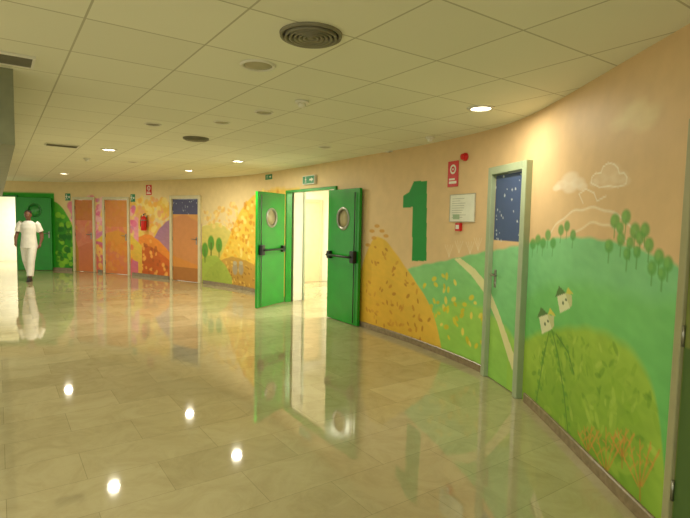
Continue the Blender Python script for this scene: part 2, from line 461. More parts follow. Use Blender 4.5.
def night(cv, s0, s1, z0, z1, seed, col=(52,84,142)):
    sl = cv.win(s0, s1, z0, z1)
    cv.mix(sl, np.ones(cv.c[sl].shape[:2]), col, .95)
    r = RS(seed)
    for i in range(30):
        q = .006+.008*r.rand()
        cv.blob(s0+(s1-s0)*r.rand(), z0+(z1-z0)*r.rand(), q, q, (206,214,220), .85)

# ------------------------------------------------------------ openings (arc length, right edge / left edge)
def sb(u, v): return wl(u, v)[0]
openings = {}
s_near = sb(682, 300)
openings['near'] = (s_near-1.0, s_near, 2.06)
openings['blue'] = (sb(526.5, 300), sb(488.5, 300), 2.12)
openings['double'] = (sb(336, 270), sb(286.5, 270), 2.12)
openings['three'] = (sb(201.5, 240), sb(171, 240), 2.12)
openings['two'] = (sb(130.5, 240), sb(104, 240), 2.10)
openings['one'] = (sb(96, 240), sb(74, 240), 2.10)
s_e = sb(19, 240)
openings['end'] = (s_e, s_e+1.5, 2.12)
MG = .03  # the wall stops under the frames
# ------------------------------------------------------------ mural wall
Sv = []
s = 0.0
while s < SMAX:
    Sv.append(s); s += .05 if s < 4.2 else (.0075 if s < 9.0 else (.013 if s < 13 else .022))
Sv = np.array(sorted(set(Sv)))
Zv = np.r_[np.arange(0, 2.12, .0092), np.arange(2.13, H, .05), H]
cv = Canvas(Sv, Zv, (214,170,122)); paint(cv)
def in_open(sm, zm):
    r = np.zeros(np.broadcast(sm, zm).shape, bool)
    for k_, (a, b_, h_) in openings.items():
        r |= (sm > a+MG) & (sm < b_-MG) & (zm < h_-MG)
    return r
nS, nZ = len(Sv), len(Zv)
px_, py_ = np.interp(Sv, SL, cc[:, 0]), np.interp(Sv, SL, cc[:, 1])
co = np.zeros((nZ, nS, 3)); co[..., 0] = px_; co[..., 1] = py_; co[..., 2] = Zv[:, None]
idx = np.arange(nZ*nS).reshape(nZ, nS)
sm = (Sv[:-1]+Sv[1:])/2; zm = (Zv[:-1]+Zv[1:])/2
keep = ~in_open(sm[None, :], zm[:, None])
q = np.stack([idx[:-1, :-1], idx[1:, :-1], idx[1:, 1:], idx[:-1, 1:]], -1)[keep]
# back skin
Sb = np.arange(0, SMAX, .05); Zb = np.array([0, .5, 1, 1.5, 2.09, H])
tx, ty = np.interp(Sb, SL, TG[:, 0]), np.interp(Sb, SL, TG[:, 1])
cb = np.zeros((len(Zb), len(Sb), 3)); cb[..., 0] = np.interp(Sb, SL, cc[:, 0])+ty*.12; cb[..., 1] = np.interp(Sb, SL, cc[:, 1])-tx*.12; cb[..., 2] = Zb[:, None]
ib = np.arange(cb.shape[0]*cb.shape[1]).reshape(cb.shape[:2])+nZ*nS
kb = ~in_open(((Sb[:-1]+Sb[1:])/2)[None], ((Zb[:-1]+Zb[1:])/2)[:, None])
qb = np.stack([ib[:-1, :-1], ib[:-1, 1:], ib[1:, 1:], ib[1:, :-1]], -1)[kb]
V = np.r_[co.reshape(-1, 3), cb.reshape(-1, 3)]; Q = np.r_[q, qb]
colr = np.ones((len(V), 4)); colr[:nZ*nS, :3] = cv.c.reshape(-1, 3); colr[nZ*nS:, :3] = lin((222,210,180))
def np_mesh(name, V, Q, colr):
    me = bpy.data.meshes.new(name)
    me.vertices.add(len(V)); me.vertices.foreach_set("co", V.astype(np.float32).ravel())
    me.loops.add(len(Q)*4); me.loops.foreach_set("vertex_index", Q.astype(np.int32).ravel())
    me.polygons.add(len(Q)); me.polygons.foreach_set("loop_start", np.arange(0, len(Q)*4, 4, dtype=np.int32))
    me.update(calc_edges=True); me.validate()
    ca = me.color_attributes.new("paint", 'FLOAT_COLOR', 'POINT')
    ca.data.foreach_set("color", colr.astype(np.float32).ravel())
    return me
me = np_mesh("wall_mural", V, Q, colr)
wall = obj_from("wall_mural", me, mats=mural)
wall["kind"] = "structure"; wall["label"] = "curved corridor wall painted with hills, trees and a big number"

# ------------------------------------------------------------ floor, ceiling
def slab(name, z0, z1, mt):
    bm = bmesh.new(); bm_box(bm, -15, 7, -3, 19, z0, z1)
    o = done(bm, name, None, None, mt); o["kind"] = "structure"; return o
fl = slab("floor", -.1, 0, m_floor); fl["label"] = "polished cream marble tile floor"
ce = slab("ceiling", H, H+.1, m_ceil); ce["label"] = "suspended ceiling of square mineral tiles"

# baseboards
op = sorted([(a-.02, b_+.02) for a, b_, _ in openings.values()])
cur = 0.0; spans = []
for a, b_ in op:
    if a > cur+.05: spans.append((cur, a))
    cur = max(cur, b_)
if cur < SMAX-.1: spans.append((cur, SMAX-.02))
names = ["near", "right", "middle", "centre", "inner", "far", "end", "left"]
for i, (a, b_) in enumerate(spans):
    a += .045; b_ -= .045
    if b_-a < .05: continue
    n = max(2, int((b_-a)/.08)); bm = bmesh.new(); prev = None
    for k_ in range(n+1):
        s = a+(b_-a)*k_/n; p = P2(s); nn = N2(s)
        ring = [bm.verts.new(p+nn*o_+Vector((0, 0, z_))) for o_, z_ in [(.001, .001), (.018, .001), (.018, .072), (.012, .08), (.001, .08)]]
        if prev:
            for j in range(5): bm.faces.new((prev[j], prev[(j+1) % 5], ring[(j+1) % 5], ring[j]))
        else: bm.faces.new(ring)
        prev = ring
    bm.faces.new(prev[::-1])
    o = done(bm, "baseboard_"+names[i], None, None, m_base); o["kind"] = "structure"

# ------------------------------------------------------------ doors
def chord(a, b_):
    A, B = P2(a), P2(b_)
    t = (B-A).normalized(); n = Vector((-t.y, t.x, 0))
    M = Matrix((-t, Vector((0, 0, 1)), n)).transposed().to_4x4(); M.translation = (A+B)/2
    return M, (B-A).length
def frame_mesh(parent, w, h, mt, fw=.06, proud=.05, back=-.13, name="door_frame"):
    bm = bmesh.new()
    bm_box(bm, -w/2, -w/2+fw, 0.001, h, back, proud, .006)
    bm_box(bm, w/2-fw, w/2, 0.001, h, back, proud, .006)
    bm_box(bm, -w/2+fw, w/2-fw, h-fw, h, back, proud, .006)
    return done(bm, name, I4, parent, mt)
def lever(parent, x, y, z, d):
    bm = bmesh.new()
    bm_box(bm, x-.02, x+.02, y-.1, y+.08, z, z+.008, .003)
    bm_tube(bm, [(x, y+.03, z), (x, y+.03, z+.05), (x+.02*d, y+.03, z+.058), (x+.12*d, y+.03, z+.055)], [.01, .01, .011, .009])
    bm_tube(bm, [(x, y-.06, z), (x, y-.06, z+.014)], [.012, .012])
    return done(bm, "handle", I4, parent, m_metal)
def painted_leaf(parent, sa, sb_, w, h, fw, extra=None, zf=.012):
    """leaf with the mural carried across it"""
    a, b_ = sa+fw, sb_-fw; lw = w-2*fw-.006; lh = h-fw-.01
    S = np.linspace(a, b_, int(lw/.009)); Z = np.linspace(.008, lh, int(lh/.011))
    c = Canvas(S, Z, (200,160,110)); paint(c)
    if extra: extra(c, a, b_)
    n_s, n_z = len(S), len(Z)
    X = np.linspace(lw/2, -lw/2, n_s)
    co = np.zeros((n_z, n_s, 3)); co[..., 0] = X; co[..., 1] = Z[:, None]; co[..., 2] = zf
    ix = np.arange(n_z*n_s).reshape(n_z, n_s)
    qf = np.stack([ix[:-1, :-1], ix[1:, :-1], ix[1:, 1:], ix[:-1, 1:]], -1).reshape(-1, 4)
    bx = []
    for z_ in (zf, zf-.04):
        for (x_, y_) in ((lw/2, .008), (-lw/2, .008), (-lw/2, lh), (lw/2, lh)): bx.append((x_, y_, z_))
    k0 = n_s*n_z
    qs = [(k0, k0+1, k0+5, k0+4), (k0+1, k0+2, k0+6, k0+5), (k0+2, k0+3, k0+7, k0+6), (k0+3, k0, k0+4, k0+7), (k0+4, k0+5, k0+6, k0+7)]
    V = np.r_[co.reshape(-1, 3), np.array(bx)]; Qd = np.r_[qf, np.array(qs)]
    cl = np.ones((len(V), 4)); cl[:k0, :3] = c.c.reshape(-1, 3); cl[k0:, :3] = lin((150,140,110))
    me = np_mesh("door_leaf", V, Qd, cl)
    return obj_from("door_leaf", me, I4, parent, mural)
def closed_door(name, key, fmat, extra, label, fw=.06, hs=1, proud=.05):
    a, b_, h = openings[key]
    M, w = chord(a, b_)
    e = empty(name, M); tag(e, label, "door", structure=True)
    frame_mesh(e, w, h, fmat, fw, proud)
    lf = painted_leaf(e, a, b_, w, h, fw, extra)
    hd = lever(lf, (w/2-fw-.08)*hs, 1.03, .012, -hs)
    bm = bmesh.new()
    for zz in (.3, 1.05, 1.8): bm_tube(bm, [(-(w/2-fw-.004)*hs, zz-.05, .018), (-(w/2-fw-.004)*hs, zz+.05, .018)], [.008, .008])
    done(bm, "hinge", I4, e, m_metal)
    return e
def ex_blue(c, a, b_): night(c, a, b_, 1.40, 2.1, 1, (46,78,126))
def ex_three(c, a, b_):
    sl = c.win(a, b_, 0, 2.2); c.mix(sl, np.ones(c.c[sl].shape[:2]), (208,140,66), .85)
    night(c, a, b_, 1.66, 2.2, 2, (66,76,118))
    sl = c.win(a, b_, 0, .35); c.mix(sl, np.ones(c.c[sl].shape[:2]), (140,92,52), .6)
def ex_two(c, a, b_):
    sl = c.win(a, b_, 0, 2.2); c.mix(sl, np.ones(c.c[sl].shape[:2]), (214,130,56), .75)
    sl = c.win(a, b_, 1.3, 2.2); c.mix(sl, np.ones(c.c[sl].shape[:2]), (206,136,60), .7)
def ex_one(c, a, b_):
    sl = c.win(a, b_, 0, 2.2); c.mix(sl, np.ones(c.c[sl].shape[:2]), (206,122,62), .75)
    sl = c.win(a, b_, 1.45, 2.2); c.mix(sl, np.ones(c.c[sl].shape[:2]), (190,118,52), .75)
def ex_near(c, a, b_):
    c.c[:] = lin((120,132,64))
    sl = c.win(a, b_, 0, 1.0); c.mix(sl, np.ones(c.c[sl].shape[:2]), (60,96,44), .8)
closed_door("door_1", "near", m_near, ex_near, "dark green painted door in a beige grey frame", fw=.05, proud=.03)
closed_door("door_2", "blue", m_frame, ex_blue, "door painted with a starry blue sky over a green hill", fw=.075, hs=-1, proud=.06)
closed_door("door_3", "three", m_cream, ex_three, "orange door with a dark blue painted top, pale frame", fw=.08)
closed_door("door_4", "two", m_cream, ex_two, "orange painted door in a cream frame", fw=.07)
closed_door("door_5", "one", m_cream, ex_one, "orange brown painted door in a cream frame", fw=.07)

# leaf with porthole and panic bar; local X from the hinge along the leaf, Y up, Z the visible face
def green_leaf(parent, M, w, h, sgn, bar=True, port_z=1.6, port_r=.15, glass=None, ring=None):
    bm = bmesh.new()
    N = 40; cx = w*.5
    # slab with a round hole: ring of quads from the circle to the rectangle, both faces
    def rim(a):
        c, s_ = math.cos(a), math.sin(a)
        k_ = min((w/2)/max(abs(c), 1e-6), ((h-port_z) if s_ > 0 else port_z-.01)/max(abs(s_), 1e-6))
        return (cx+c*k_, port_z+s_*k_)
    angs = sorted(set([2*math.pi*i/N for i in range(N)]+[math.atan2(y, x) % (2*math.pi) for x, y in ((w/2, h-port_z), (-w/2, h-port_z), (-w/2, .01-port_z), (w/2, .01-port_z))]))
    T = .022
    fr = {}
    for zf in (T, -T):
        fr[zf] = [(bm.verts.new((sgn*(cx+port_r*math.cos(a)), port_z+port_r*math.sin(a), zf)), bm.verts.new((sgn*rim(a)[0], rim(a)[1], zf))) for a in angs]
    L = len(angs)
    for i in range(L):
        j = (i+1) % L
        for zf in (T, -T): bm.faces.new((fr[zf][i][0], fr[zf][i][1], fr[zf][j][1], fr[zf][j][0]))
        bm.faces.new((fr[T][i][1], fr[-T][i][1], fr[-T][j][1], fr[T][j][1]))
        bm.faces.new((fr[T][i][0], fr[T][j][0], fr[-T][j][0], fr[-T][i][0]))
    leaf = done(bm, "door_leaf", M, parent, m_green)
    Mp = Matrix.Translation((sgn*cx, port_z, 0))
    bm = bmesh.new()
    bm_lathe(bm, [(port_r-.012, -T-.008), (port_r+.028, -T-.008), (port_r+.03, -T), (port_r+.03, T), (port_r+.026, T+.01), (port_r-.008, T+.01), (port_r-.012, T), (port_r-.012, -T-.008)], 40)
    done(bm, "porthole_ring", Mp, leaf, ring or m_metal)
    bm = bmesh.new(); bm_lathe(bm, [(0, -.004), (port_r-.01, -.004), (port_r-.01, .004), (0, .004)], 40)
    done(bm, "porthole_glass", Mp, leaf, glass or m_glass)
    if bar:
        bm = bmesh.new()
        y = 1.03
        bm_box(bm, sgn*.05 if sgn > 0 else -.13, sgn*.13 if sgn > 0 else -.05, y-.06, y+.06, T, T+.06, .01)
        x0, x1 = sorted((sgn*(w-.14), sgn*(w-.04)))
        bm_box(bm, x0, x1, y-.09, y+.09, T, T+.07, .01)
        bm_tube(bm, [(sgn*.09, y, T+.05), (sgn*.12, y, T+.10), (sgn*(w-.12), y, T+.10), (sgn*(w-.09), y, T+.05)], [.017]*4)
        bm_tube(bm, [(sgn*(w-.09), y, T+.02), (sgn*(w-.09), h-.06, T+.02)], [.007, .007])
        bm_tube(bm, [(sgn*(w-.09), y, T+.02), (sgn*(w-.09), .04, T+.02)], [.007, .007])
        done(bm, "panic_bar", I4, leaf, m_black)
    return leaf
a, b_, h = openings['double']; M, w = chord(a, b_)
dd = empty("door_6", M); tag(dd, "open green double door with portholes and black panic bars", "double door", structure=True)
frame_mesh(dd, w, h, m_green, .05, .04, back=-.08)
Mi = M.inverted()
lw = .86
for hx, ut, vt, sg_ in [(-w/2+.03, 256, 299, 1), (w/2-.09, 358, 328, -1)]:
    z_ = .085
    hw = M @ Vector((hx, 0, z_))
    r2 = sight(ut, vt); r2.z = 0; r2.normalize()
    bq = r2.dot(hw); disc = bq*bq-(hw.dot(hw)-lw*lw)
    t_ = bq-math.sqrt(disc) if disc > 0 else bq
    d = (Mi @ (r2*t_)) - Vector((hx, 0, z_)); d.y = 0; d.normalize()
    Xa = -d if sg_ > 0 else d
    Za = Xa.cross(Vector((0, 1, 0)))
    Ml = Matrix((Xa, Vector((0, 1, 0)), Za)).transposed().to_4x4(); Ml.translation = Vector((hx, 0, z_))
    green_leaf(dd, Ml, lw, 2.05, -1 if sg_ > 0 else 1)

# far-end doorway
a, b_, h = openings['end']; Me, we = chord(a, b_)
de = empty("door_7", Me); tag(de, "open green door folded back beside a bright doorway", "door", structure=True)
frame_mesh(de, we, h, m_dgreen, .05, .05)
Ml = Matrix.Translation((we/2+.02, 0, .09))
lf = green_leaf(de, Ml, .9, 2.06, 1, bar=False, port_z=1.7, port_r=.17, glass=m_dglass, ring=m_dgreen)
lever(lf, .83, 1.03, .022, -1)

# rooms behind the two open doorways
def rbox(name, M, x0, x1, y0, y1, z0, z1, mt, label=None):
    o = box(name, M, None, x0, x1, y0, y1, z0, z1, mt); o["kind"] = "structure"
    if label: o["label"] = label
    return o
rbox("wall_lobby_left", M, -1.03, -.93, 0.002, H-.002, -.42, -.15, m_white, "white lobby wall beyond the double door")
rbox("wall_lobby_right", M, 1.4, 1.5, 0.002, H-.002, -2.6, -.15, m_white)
rbox("wall_lobby_back", M, -5.5, 1.5, 0.002, H-.002, -2.7, -2.6, m_white, "pale wall at the back of the lobby")
rbox("wall_lobby_far", M, -3.6, -3.5, 0.002, H-.002, -2.6, -.15, m_white, "pale wall at the far side of the lobby")
rbox("trim_1", M, -.93, -.91, 0.002, 2.1, -.41, -.37, m_frame)
bm = bmesh.new()
for z0 in (-2.3, -1.35): bm_box(bm, -3.499, -3.46, .002, 2.1, z0, z0+.07, .004)
bm_box(bm, -3.499, -3.46, 2.03, 2.1, -2.23, -1.35, .004)
o = done(bm, "trim_2", M, None, m_cream); o["kind"] = "structure"
ld_ = rbox("door_8", M, -3.499, -3.48, .004, 2.03, -2.23, -1.35, m_peach, "plain pale door on the lobby wall")
rbox("wall_room_back", Me, -2.5, 2.5, 0.002, H-.002, -3.1, -3.0, m_white, "white wall of the bright room beyond")
rbox("wall_room_left", Me, -2.5, -2.4, 0.002, H-.002, -3.0, -.15, m_white)
rbox("wall_room_right", Me, 2.4, 2.5, 0.002, H-.002, -3.0, -.15, m_white)

# left bulkhead
d1 = Vector((-math.sin(GRID), math.cos(GRID), 0))
p0 = level(13, 69, H)
Mb = Matrix((d1, Vector((-d1.y, d1.x, 0)), Vector((0, 0, 1)))).transposed().to_4x4(); Mb.translation = Vector((p0.x, p0.y, 0))
o = box("wall_left", Mb, None, 0, 11.0, 0, .12, H-.5, H-.001, m_bulk); o["kind"] = "structure"; o["label"] = "grey green bulkhead hanging from the ceiling"

# ------------------------------------------------------------ ceiling fittings
def ceil_M(u, v):
    p = level(u, v, H); return Matrix.Translation(p)
lit = [(481,108),(238,161),(109,149.5),(189,170.5),(64,173.5)]
light_pos = [(level(u, v, H), 38) for u, v in lit] + [(Vector((-1.2, .3, H)), 38), (Vector((-2.8, 1.0, H)), 38), (Vector((-5.2, 3.6, H)), 40), (Vector((-8.2, 7.6, H)), 40)]  # last four are unseen downlights, added to light the near part
light_pos[0] = (light_pos[0][0], 16)
def make_light(p, en):
    e = empty("ceiling_light", Matrix.Translation(p))
    tag(e, "lit round recessed downlight with a white rim", "ceiling light", "lit downlights in the ceiling")
    bm = bmesh.new(); bm_lathe(bm, [(.082, -.002), (.085, -.012), (.105, -.01), (.112, -.001), (.082, -.001)], 36)
    done(bm, "rim", I4, e, m_wplast)
    bm = bmesh.new(); bm_lathe(bm, [(0, -.006), (.05, -.006), (.083, -.003), (.083, -.001), (0, -.001)], 36)
    done(bm, "lamp", I4, e, m_lamp)
    ld = bpy.data.lights.new("downlight", 'AREA'); ld.shape = 'DISK'; ld.size = .13; ld.energy = en; ld.color = (1, .92, .72)
    lo = bpy.data.objects.new("downlight", ld); C.objects.link(lo); lo.parent = e; lo.matrix_local = Matrix.Translation((0, 0, -.02))
for p, en in light_pos: make_light(p, en)

def dark_round(u, v, r, name, label, cat, mt1, mt2, rings=2):
    e = empty(name, ceil_M(u, v)); tag(e, label, cat)
    bm = bmesh.new(); bm_lathe(bm, [(r*.8, -.001), (r*.8, -.008), (r*.95, -.012), (r, -.001)], 36); done(bm, "rim", I4, e, mt1)
    bm = bmesh.new(); bm_lathe(bm, [(0, -.005), (r*.3, -.012), (r*.6, -.006), (r*.81, -.004), (r*.81, -.001), (0, -.001)], 36); done(bm, "cover", I4, e, mt2)
    return e
dark_round(258, 65, .112, "ceiling_speaker", "round dull brass ceiling speaker, unlit", "ceiling speaker", m_wplast, m_disc)
for u, v in [(153,124),(264,112),(133,162),(325,147),(222,122)]:
    e = dark_round(u, v, .085, "ceiling_spot", "unlit round recessed ceiling spot", "ceiling spot", m_wplast, m_disc if u != 153 else m_vent)
    e["group"] = "unlit ceiling spots"
# air diffusers
def diffuser(u, v, r, label):
    e = empty("air_diffuser", ceil_M(u, v)); tag(e, label, "air vent", "round air diffusers")
    bm = bmesh.new()
    bm_lathe(bm, [(r*.9, -.001), (r*.9, -.012), (r, -.018), (r*1.02, -.001)], 40)
    done(bm, "rim", I4, e, m_vent)
    bm = bmesh.new(); bm_lathe(bm, [(0, -.002), (r*.9, -.002), (r*.9, -.001), (0, -.001)], 40); done(bm, "cavity", I4, e, m_dark)
    bm = bmesh.new()
    for k_ in range(1, 6):
        q = r*.9*k_/6
        bm_lathe(bm, [(q, -.003), (q+.006, -.025), (q+.018, -.028), (q+.012, -.003)], 40)
    bm_lathe(bm, [(0, -.025), (.018, -.024), (.018, -.003)], 24)
    o = done(bm, "cone_rings", I4, e, m_vent)
diffuser(311, 34, .16, "large round ceiling air diffuser with concentric dark rings")
diffuser(196, 138, .15, "round ceiling air diffuser with concentric rings")
# linear vents
def lin_vent(u, v, L, W, label, n=6):
    M = Matrix.Translation(level(u, v, H)) @ Matrix.Rotation(GRID, 4, 'Z')
    e = empty("ceiling_vent", M); tag(e, label, "air vent")
    bm = bmesh.new()
    bm_box(bm, -L/2, L/2, -W/2, -W/2+.015, -.015, -.001); bm_box(bm, -L/2, L/2, W/2-.015, W/2, -.015, -.001)
    bm_box(bm, -L/2, -L/2+.015, -W/2+.015, W/2-.015, -.015, -.001); bm_box(bm, L/2-.015, L/2, -W/2+.015, W/2-.015, -.015, -.001)
    done(bm, "vent_frame", I4, e, m_wplast)
    bm = bmesh.new(); bm_box(bm, -L/2+.015, L/2-.015, -W/2+.015, W/2-.015, -.004, -.001); done(bm, "cavity", I4, e, m_dark)
    bm = bmesh.new()
    for k_ in range(n):
        y = -W/2+.02+(W-.04)*(k_+.5)/n
        bm_box(bm, -L/2+.016, L/2-.016, y-.004, y+.004, -.014, -.005)
    done(bm, "slats", I4, e, m_vent)
lin_vent(4, 57, .32, .26, "slatted rectangular grey air grille in the ceiling", 8)
lin_vent(397, 152, .35, .1, "small dark slatted ceiling vent", 4)
lin_vent(62, 145, .4, .25, "square dark slatted ceiling vent", 6)
# smoke detector
def detector(u, v, sc=1.0):
    e = empty("smoke_detector", ceil_M(u, v)); tag(e, "white round smoke detector on the ceiling", "smoke detector", "smoke detectors")
    bm = bmesh.new(); bm_lathe(bm, [(0, -.001), (.055*sc, -.001), (.055*sc, -.018), (.045*sc, -.022), (0, -.022)], 28); done(bm, "base", I4, e, m_wplast)
    bm = bmesh.new(); bm_lathe(bm, [(.03*sc, -.023), (.034*sc, -.04), (.026*sc, -.052), (0, -.054)], 28); done(bm, "sensor", I4, e, m_wplast)
detector(302, 101); detector(430, 137, .9); detector(87, 158)

# ------------------------------------------------------------ wall-mounted things
def wallM(u, v, off=.002):
    s, z = wl(u, v); return frame_at(s, z, off)
# framed notice
e = empty("framed_notice", wallM(463, 208, .006)); tag(e, "framed pale notice with printed lines on the wall", "notice")
bm = bmesh.new(); w2, h2 = .225, .155
for x0, x1, y0, y1 in [(-w2, w2, h2-.008, h2), (-w2, w2, -h2, -h2+.008), (-w2, -w2+.008, -h2+.008, h2-.008), (w2-.008, w2, -h2+.008, h2-.008)]: bm_box(bm, x0, x1, y0, y1, 0, .014, .002)
done(bm, "frame", I4, e, mat("pale_aluminium", (184,180,158), .4))
bm = bmesh.new(); bm_box(bm, -w2+.008, w2-.008, -h2+.008, h2-.008, 0, .008); r = RS(2)
for k_ in range(9):
    y = .105-k_*.026
    bm_box(bm, -.18, -.18+.14+.18*r.rand(), y-.003, y+.003, .008, .0088, 0, 1)
bm_box(bm, -.16, -.04, -.125, -.07, .008, .0088, 0, 2)
done(bm, "paper", I4, e, [mat("notice_paper", (224,226,208), .3, var=.03), mat("print_grey", (172,176,160), .6), mat("notice_green", (160,188,150), .5)])
# fire hose sign
def red_sign(u, v, w_, h_, label):
    e = empty("fire_sign", wallM(u, v, .004)); tag(e, label, "sign")
    bm = bmesh.new(); bm_box(bm, -w_/2, w_/2, -h_/2, h_/2, 0, .004, .001); done(bm, "panel", I4, e, m_red)
    bm = bmesh.new(); q = w_*.32; cy = h_*.18
    disc_poly(bm, [(q*.9*math.cos(t), cy+q*.9*math.sin(t)) for t in np.linspace(0, 2*math.pi, 20, endpoint=False)], .0046, 0)
    disc_poly(bm, [(q*.55*math.cos(t), cy+q*.55*math.sin(t)) for t in np.linspace(0, 2*math.pi, 20, endpoint=False)], .0050, 1)
    disc_poly(bm, [(q*.2*math.cos(t), cy+q*.2*math.sin(t)) for t in np.linspace(0, 2*math.pi, 20, endpoint=False)], .0054, 0)
    disc_poly(bm, [(-w_*.36, -h_*.38), (w_*.36, -h_*.38), (w_*.36, -h_*.28), (-w_*.36, -h_*.28)], .0046, 0)
    disc_poly(bm, [(-w_*.36, -h_*.24), (w_*.2, -h_*.24), (w_*.2, -h_*.17), (-w_*.36, -h_*.17)], .0046, 0)
    done(bm, "pictogram", I4, e, [m_wplast, m_red], norm=False)
red_sign(453.5, 174, .19, .29, "red fire hose sign with a white pictogram")
red_sign(149, 190, .22, .26, "red square fire extinguisher sign")
# sounder
e = empty("fire_alarm_sounder", wallM(466, 157, .002)); tag(e, "small round red fire alarm sounder high on the wall", "alarm")
bm = bmesh.new(); bm_lathe(bm, [(0, 0), (.045, 0), (.045, .02), (.035, .03), (0, .03)], 24); done(bm, "base", I4, e, m_red)
bm = bmesh.new(); bm_lathe(bm, [(.03, .03), (.034, .05), (.024, .06), (0, .062)], 24); done(bm, "horn", I4, e, m_red)
# call point
e = empty("fire_call_point", wallM(460, 227, .002)); tag(e, "small red fire alarm call point under the notice", "call point")
bm = bmesh.new(); bm_box(bm, -.045, .045, -.045, .045, 0, .035, .006); done(bm, "housing", I4, e, m_red)
bm = bmesh.new(); bm_box(bm, -.028, .028, -.022, .022, .035, .038, .001); done(bm, "glass_plate", I4, e, m_wplast)
# green running-man signs
def exit_sign(M, w_, h_, label, lightbox=False):
    e = empty("exit_sign", M); tag(e, label, "exit sign", "green emergency signs")
    d = .05 if lightbox else .005
    bm = bmesh.new(); bm_box(bm, -w_/2, w_/2, -h_/2, h_/2, 0, d, .001); done(bm, "panel", I4, e, m_wplast if lightbox else m_signg)
    bm = bmesh.new(); z = d+.001
    if lightbox: disc_poly(bm, [(-w_*.47, -h_*.42), (w_*.47, -h_*.42), (w_*.47, h_*.42), (-w_*.47, h_*.42)], z, 0)
    z += .001
    def pg(P): disc_poly(bm, [(x*h_-w_*.22, y*h_) for x, y in P], z, 1)
    pg([(.02+.08*math.cos(t), .28+.08*math.sin(t)) for t in np.linspace(0, 6.28, 12, endpoint=False)])
    pg([(-.08, .18), (.08, .18), (.05, -.06), (-.1, -.06)])
    pg([(-.08, .18), (-.22, .06), (-.2, .02), (-.06, .1)]); pg([(.06, .16), (.2, .04), (.17, 0), (.05, .08)])
    pg([(-.1, -.06), (-.02, -.06), (-.12, -.36), (-.2, -.36)]); pg([(-.02, -.06), (.05, -.06), (.16, -.2), (.1, -.36), (.04, -.34), (.08, -.2)])
    disc_poly(bm, [(w_*.1, -h_*.1), (w_*.26, -h_*.1), (w_*.26, -h_*.25), (w_*.42, 0), (w_*.26, h_*.25), (w_*.26, h_*.1), (w_*.1, h_*.1)], z, 1)
    done(bm, "pictogram", I4, e, [m_signg, m_wplast], norm=False)
exit_sign(wallM(311, 180, .004), .42, .15, "white emergency exit light box over the double door", True)
exit_sign(wallM(133, 198, .004), .17, .2, "small green emergency sign beside the orange door")
exit_sign(wallM(68, 197, .004), .17, .2, "small green emergency sign near the far doors")
exit_sign(wallM(40, 176, .004), .5, .16, "white emergency exit light box high on the far wall", True)
exit_sign(wallM(269, 177, .004), .3, .1, "slim green emergency sign high on the wall")
# extinguisher
e = empty("fire_extinguisher", wallM(147, 230.5, .1) @ Matrix.Scale(.85, 4)); tag(e, "red fire extinguisher hanging on the painted wall", "fire extinguisher")
Rz = Matrix.Rotation(-math.pi/2, 4, 'X')  # lathe axis to local Y
bm = bmesh.new(); bm_lathe(bm, [(0, 0), (.075, 0), (.085, .015), (.085, .36), (.07, .41), (.03, .44), (.025, .46), (0, .46)], 28, M=Rz); done(bm, "tank", I4, e, m_red)
bm = bmesh.new(); bm_tube(bm, [(0, .46, 0), (0, .5, 0)], [.02, .02]); bm_tube(bm, [(-.01, .5, 0), (.1, .53, 0)], [.01, .008]); bm_tube(bm, [(-.01, .49, 0), (.1, .48, 0)], [.008, .007]); done(bm, "valve_handle", I4, e, m_black)
bm = bmesh.new(); bm_tube(bm, [(-.02, .47, .0), (-.09, .44, .02), (-.11, .3, .03), (-.1, .12, .03)], [.012, .012, .012, .02]); done(bm, "hose", I4, e, m_black)
bm = bmesh.new(); bm_tube(bm, [(0, .46, .02), (0, .46, .035)], [.018, .018]); done(bm, "gauge", I4, e, m_wplast)
bm = bmesh.new(); bm_box(bm, -.02, .02, .1, .46, -.112, -.088); bm_lathe(bm, [(.086, .3), (.09, .3), (.09, .33), (.086, .33)], 28, M=Rz); done(bm, "bracket", I4, e, m_metal)

# ------------------------------------------------------------ person
pp = level(30, 280.5, 0)
Mp = Matrix.Translation(pp) @ Matrix.Rotation(math.radians(16), 4, 'Z')   # faces -Y locally, towards the viewer
person = None
def fuse(bm, name, vox, mats, parent, smooth=2):
    bmesh.ops.recalc_face_normals(bm, faces=bm.faces)
    me = bpy.data.meshes.new("tmp"); bm.to_mesh(me); bm.free()
    o = bpy.data.objects.new("tmp", me); C.objects.link(o)
    rm = o.modifiers.new("r", 'REMESH'); rm.mode = 'VOXEL'; rm.voxel_size = vox; rm.use_smooth_shade = True
    sm_ = o.modifiers.new("s", 'SMOOTH'); sm_.iterations = smooth; sm_.factor = .5
    dg = bpy.context.evaluated_depsgraph_get(); dg.update()
    m2 = bpy.data.meshes.new_from_object(o.evaluated_get(dg)); m2.name = name
    bpy.data.objects.remove(o)
    m2.materials.clear()
    for p_ in m2.polygons: p_.use_smooth = True; p_.material_index = 0
    return obj_from(name, m2, I4 if parent else Mp, parent, mats)
# the head is slightly bowed: everything above the neck pivots forward
PIV = Vector((0, 0, 1.47)); HR = Matrix.Translation(PIV) @ Matrix.Rotation(math.radians(8), 4, 'X') @ Matrix.Translation(-PIV)
def ell(bm, c, r, n=20, head=True):
    res = bmesh.ops.create_uvsphere(bm, u_segments=n, v_segments=n//2+2, radius=1)
    for v in res['verts']:
        v.co = Vector((c[0]+v.co.x*r[0], c[1]+v.co.y*r[1], c[2]+v.co.z*r[2]))
        if head: v.co = HR @ v.co
skin = mat("brown_skin", (112,74,52), .5, var=.04, scale=20)
bm = bmesh.new()
bm_tube(bm, [(0, 0, .86), (0, 0, 1.0), (0, 0, 1.12), (0, -.005, 1.26), (0, 0, 1.36), (0, .005, 1.42)], [(.13, .1), (.135, .105), (.12, .09), (.145, .1), (.145, .085), (.07, .06)], 18)
bm_tube(bm, [(0, .01, 1.38), (0, -.005, 1.47), (0, -.02, 1.53)], [.056, .05, .05], 14)
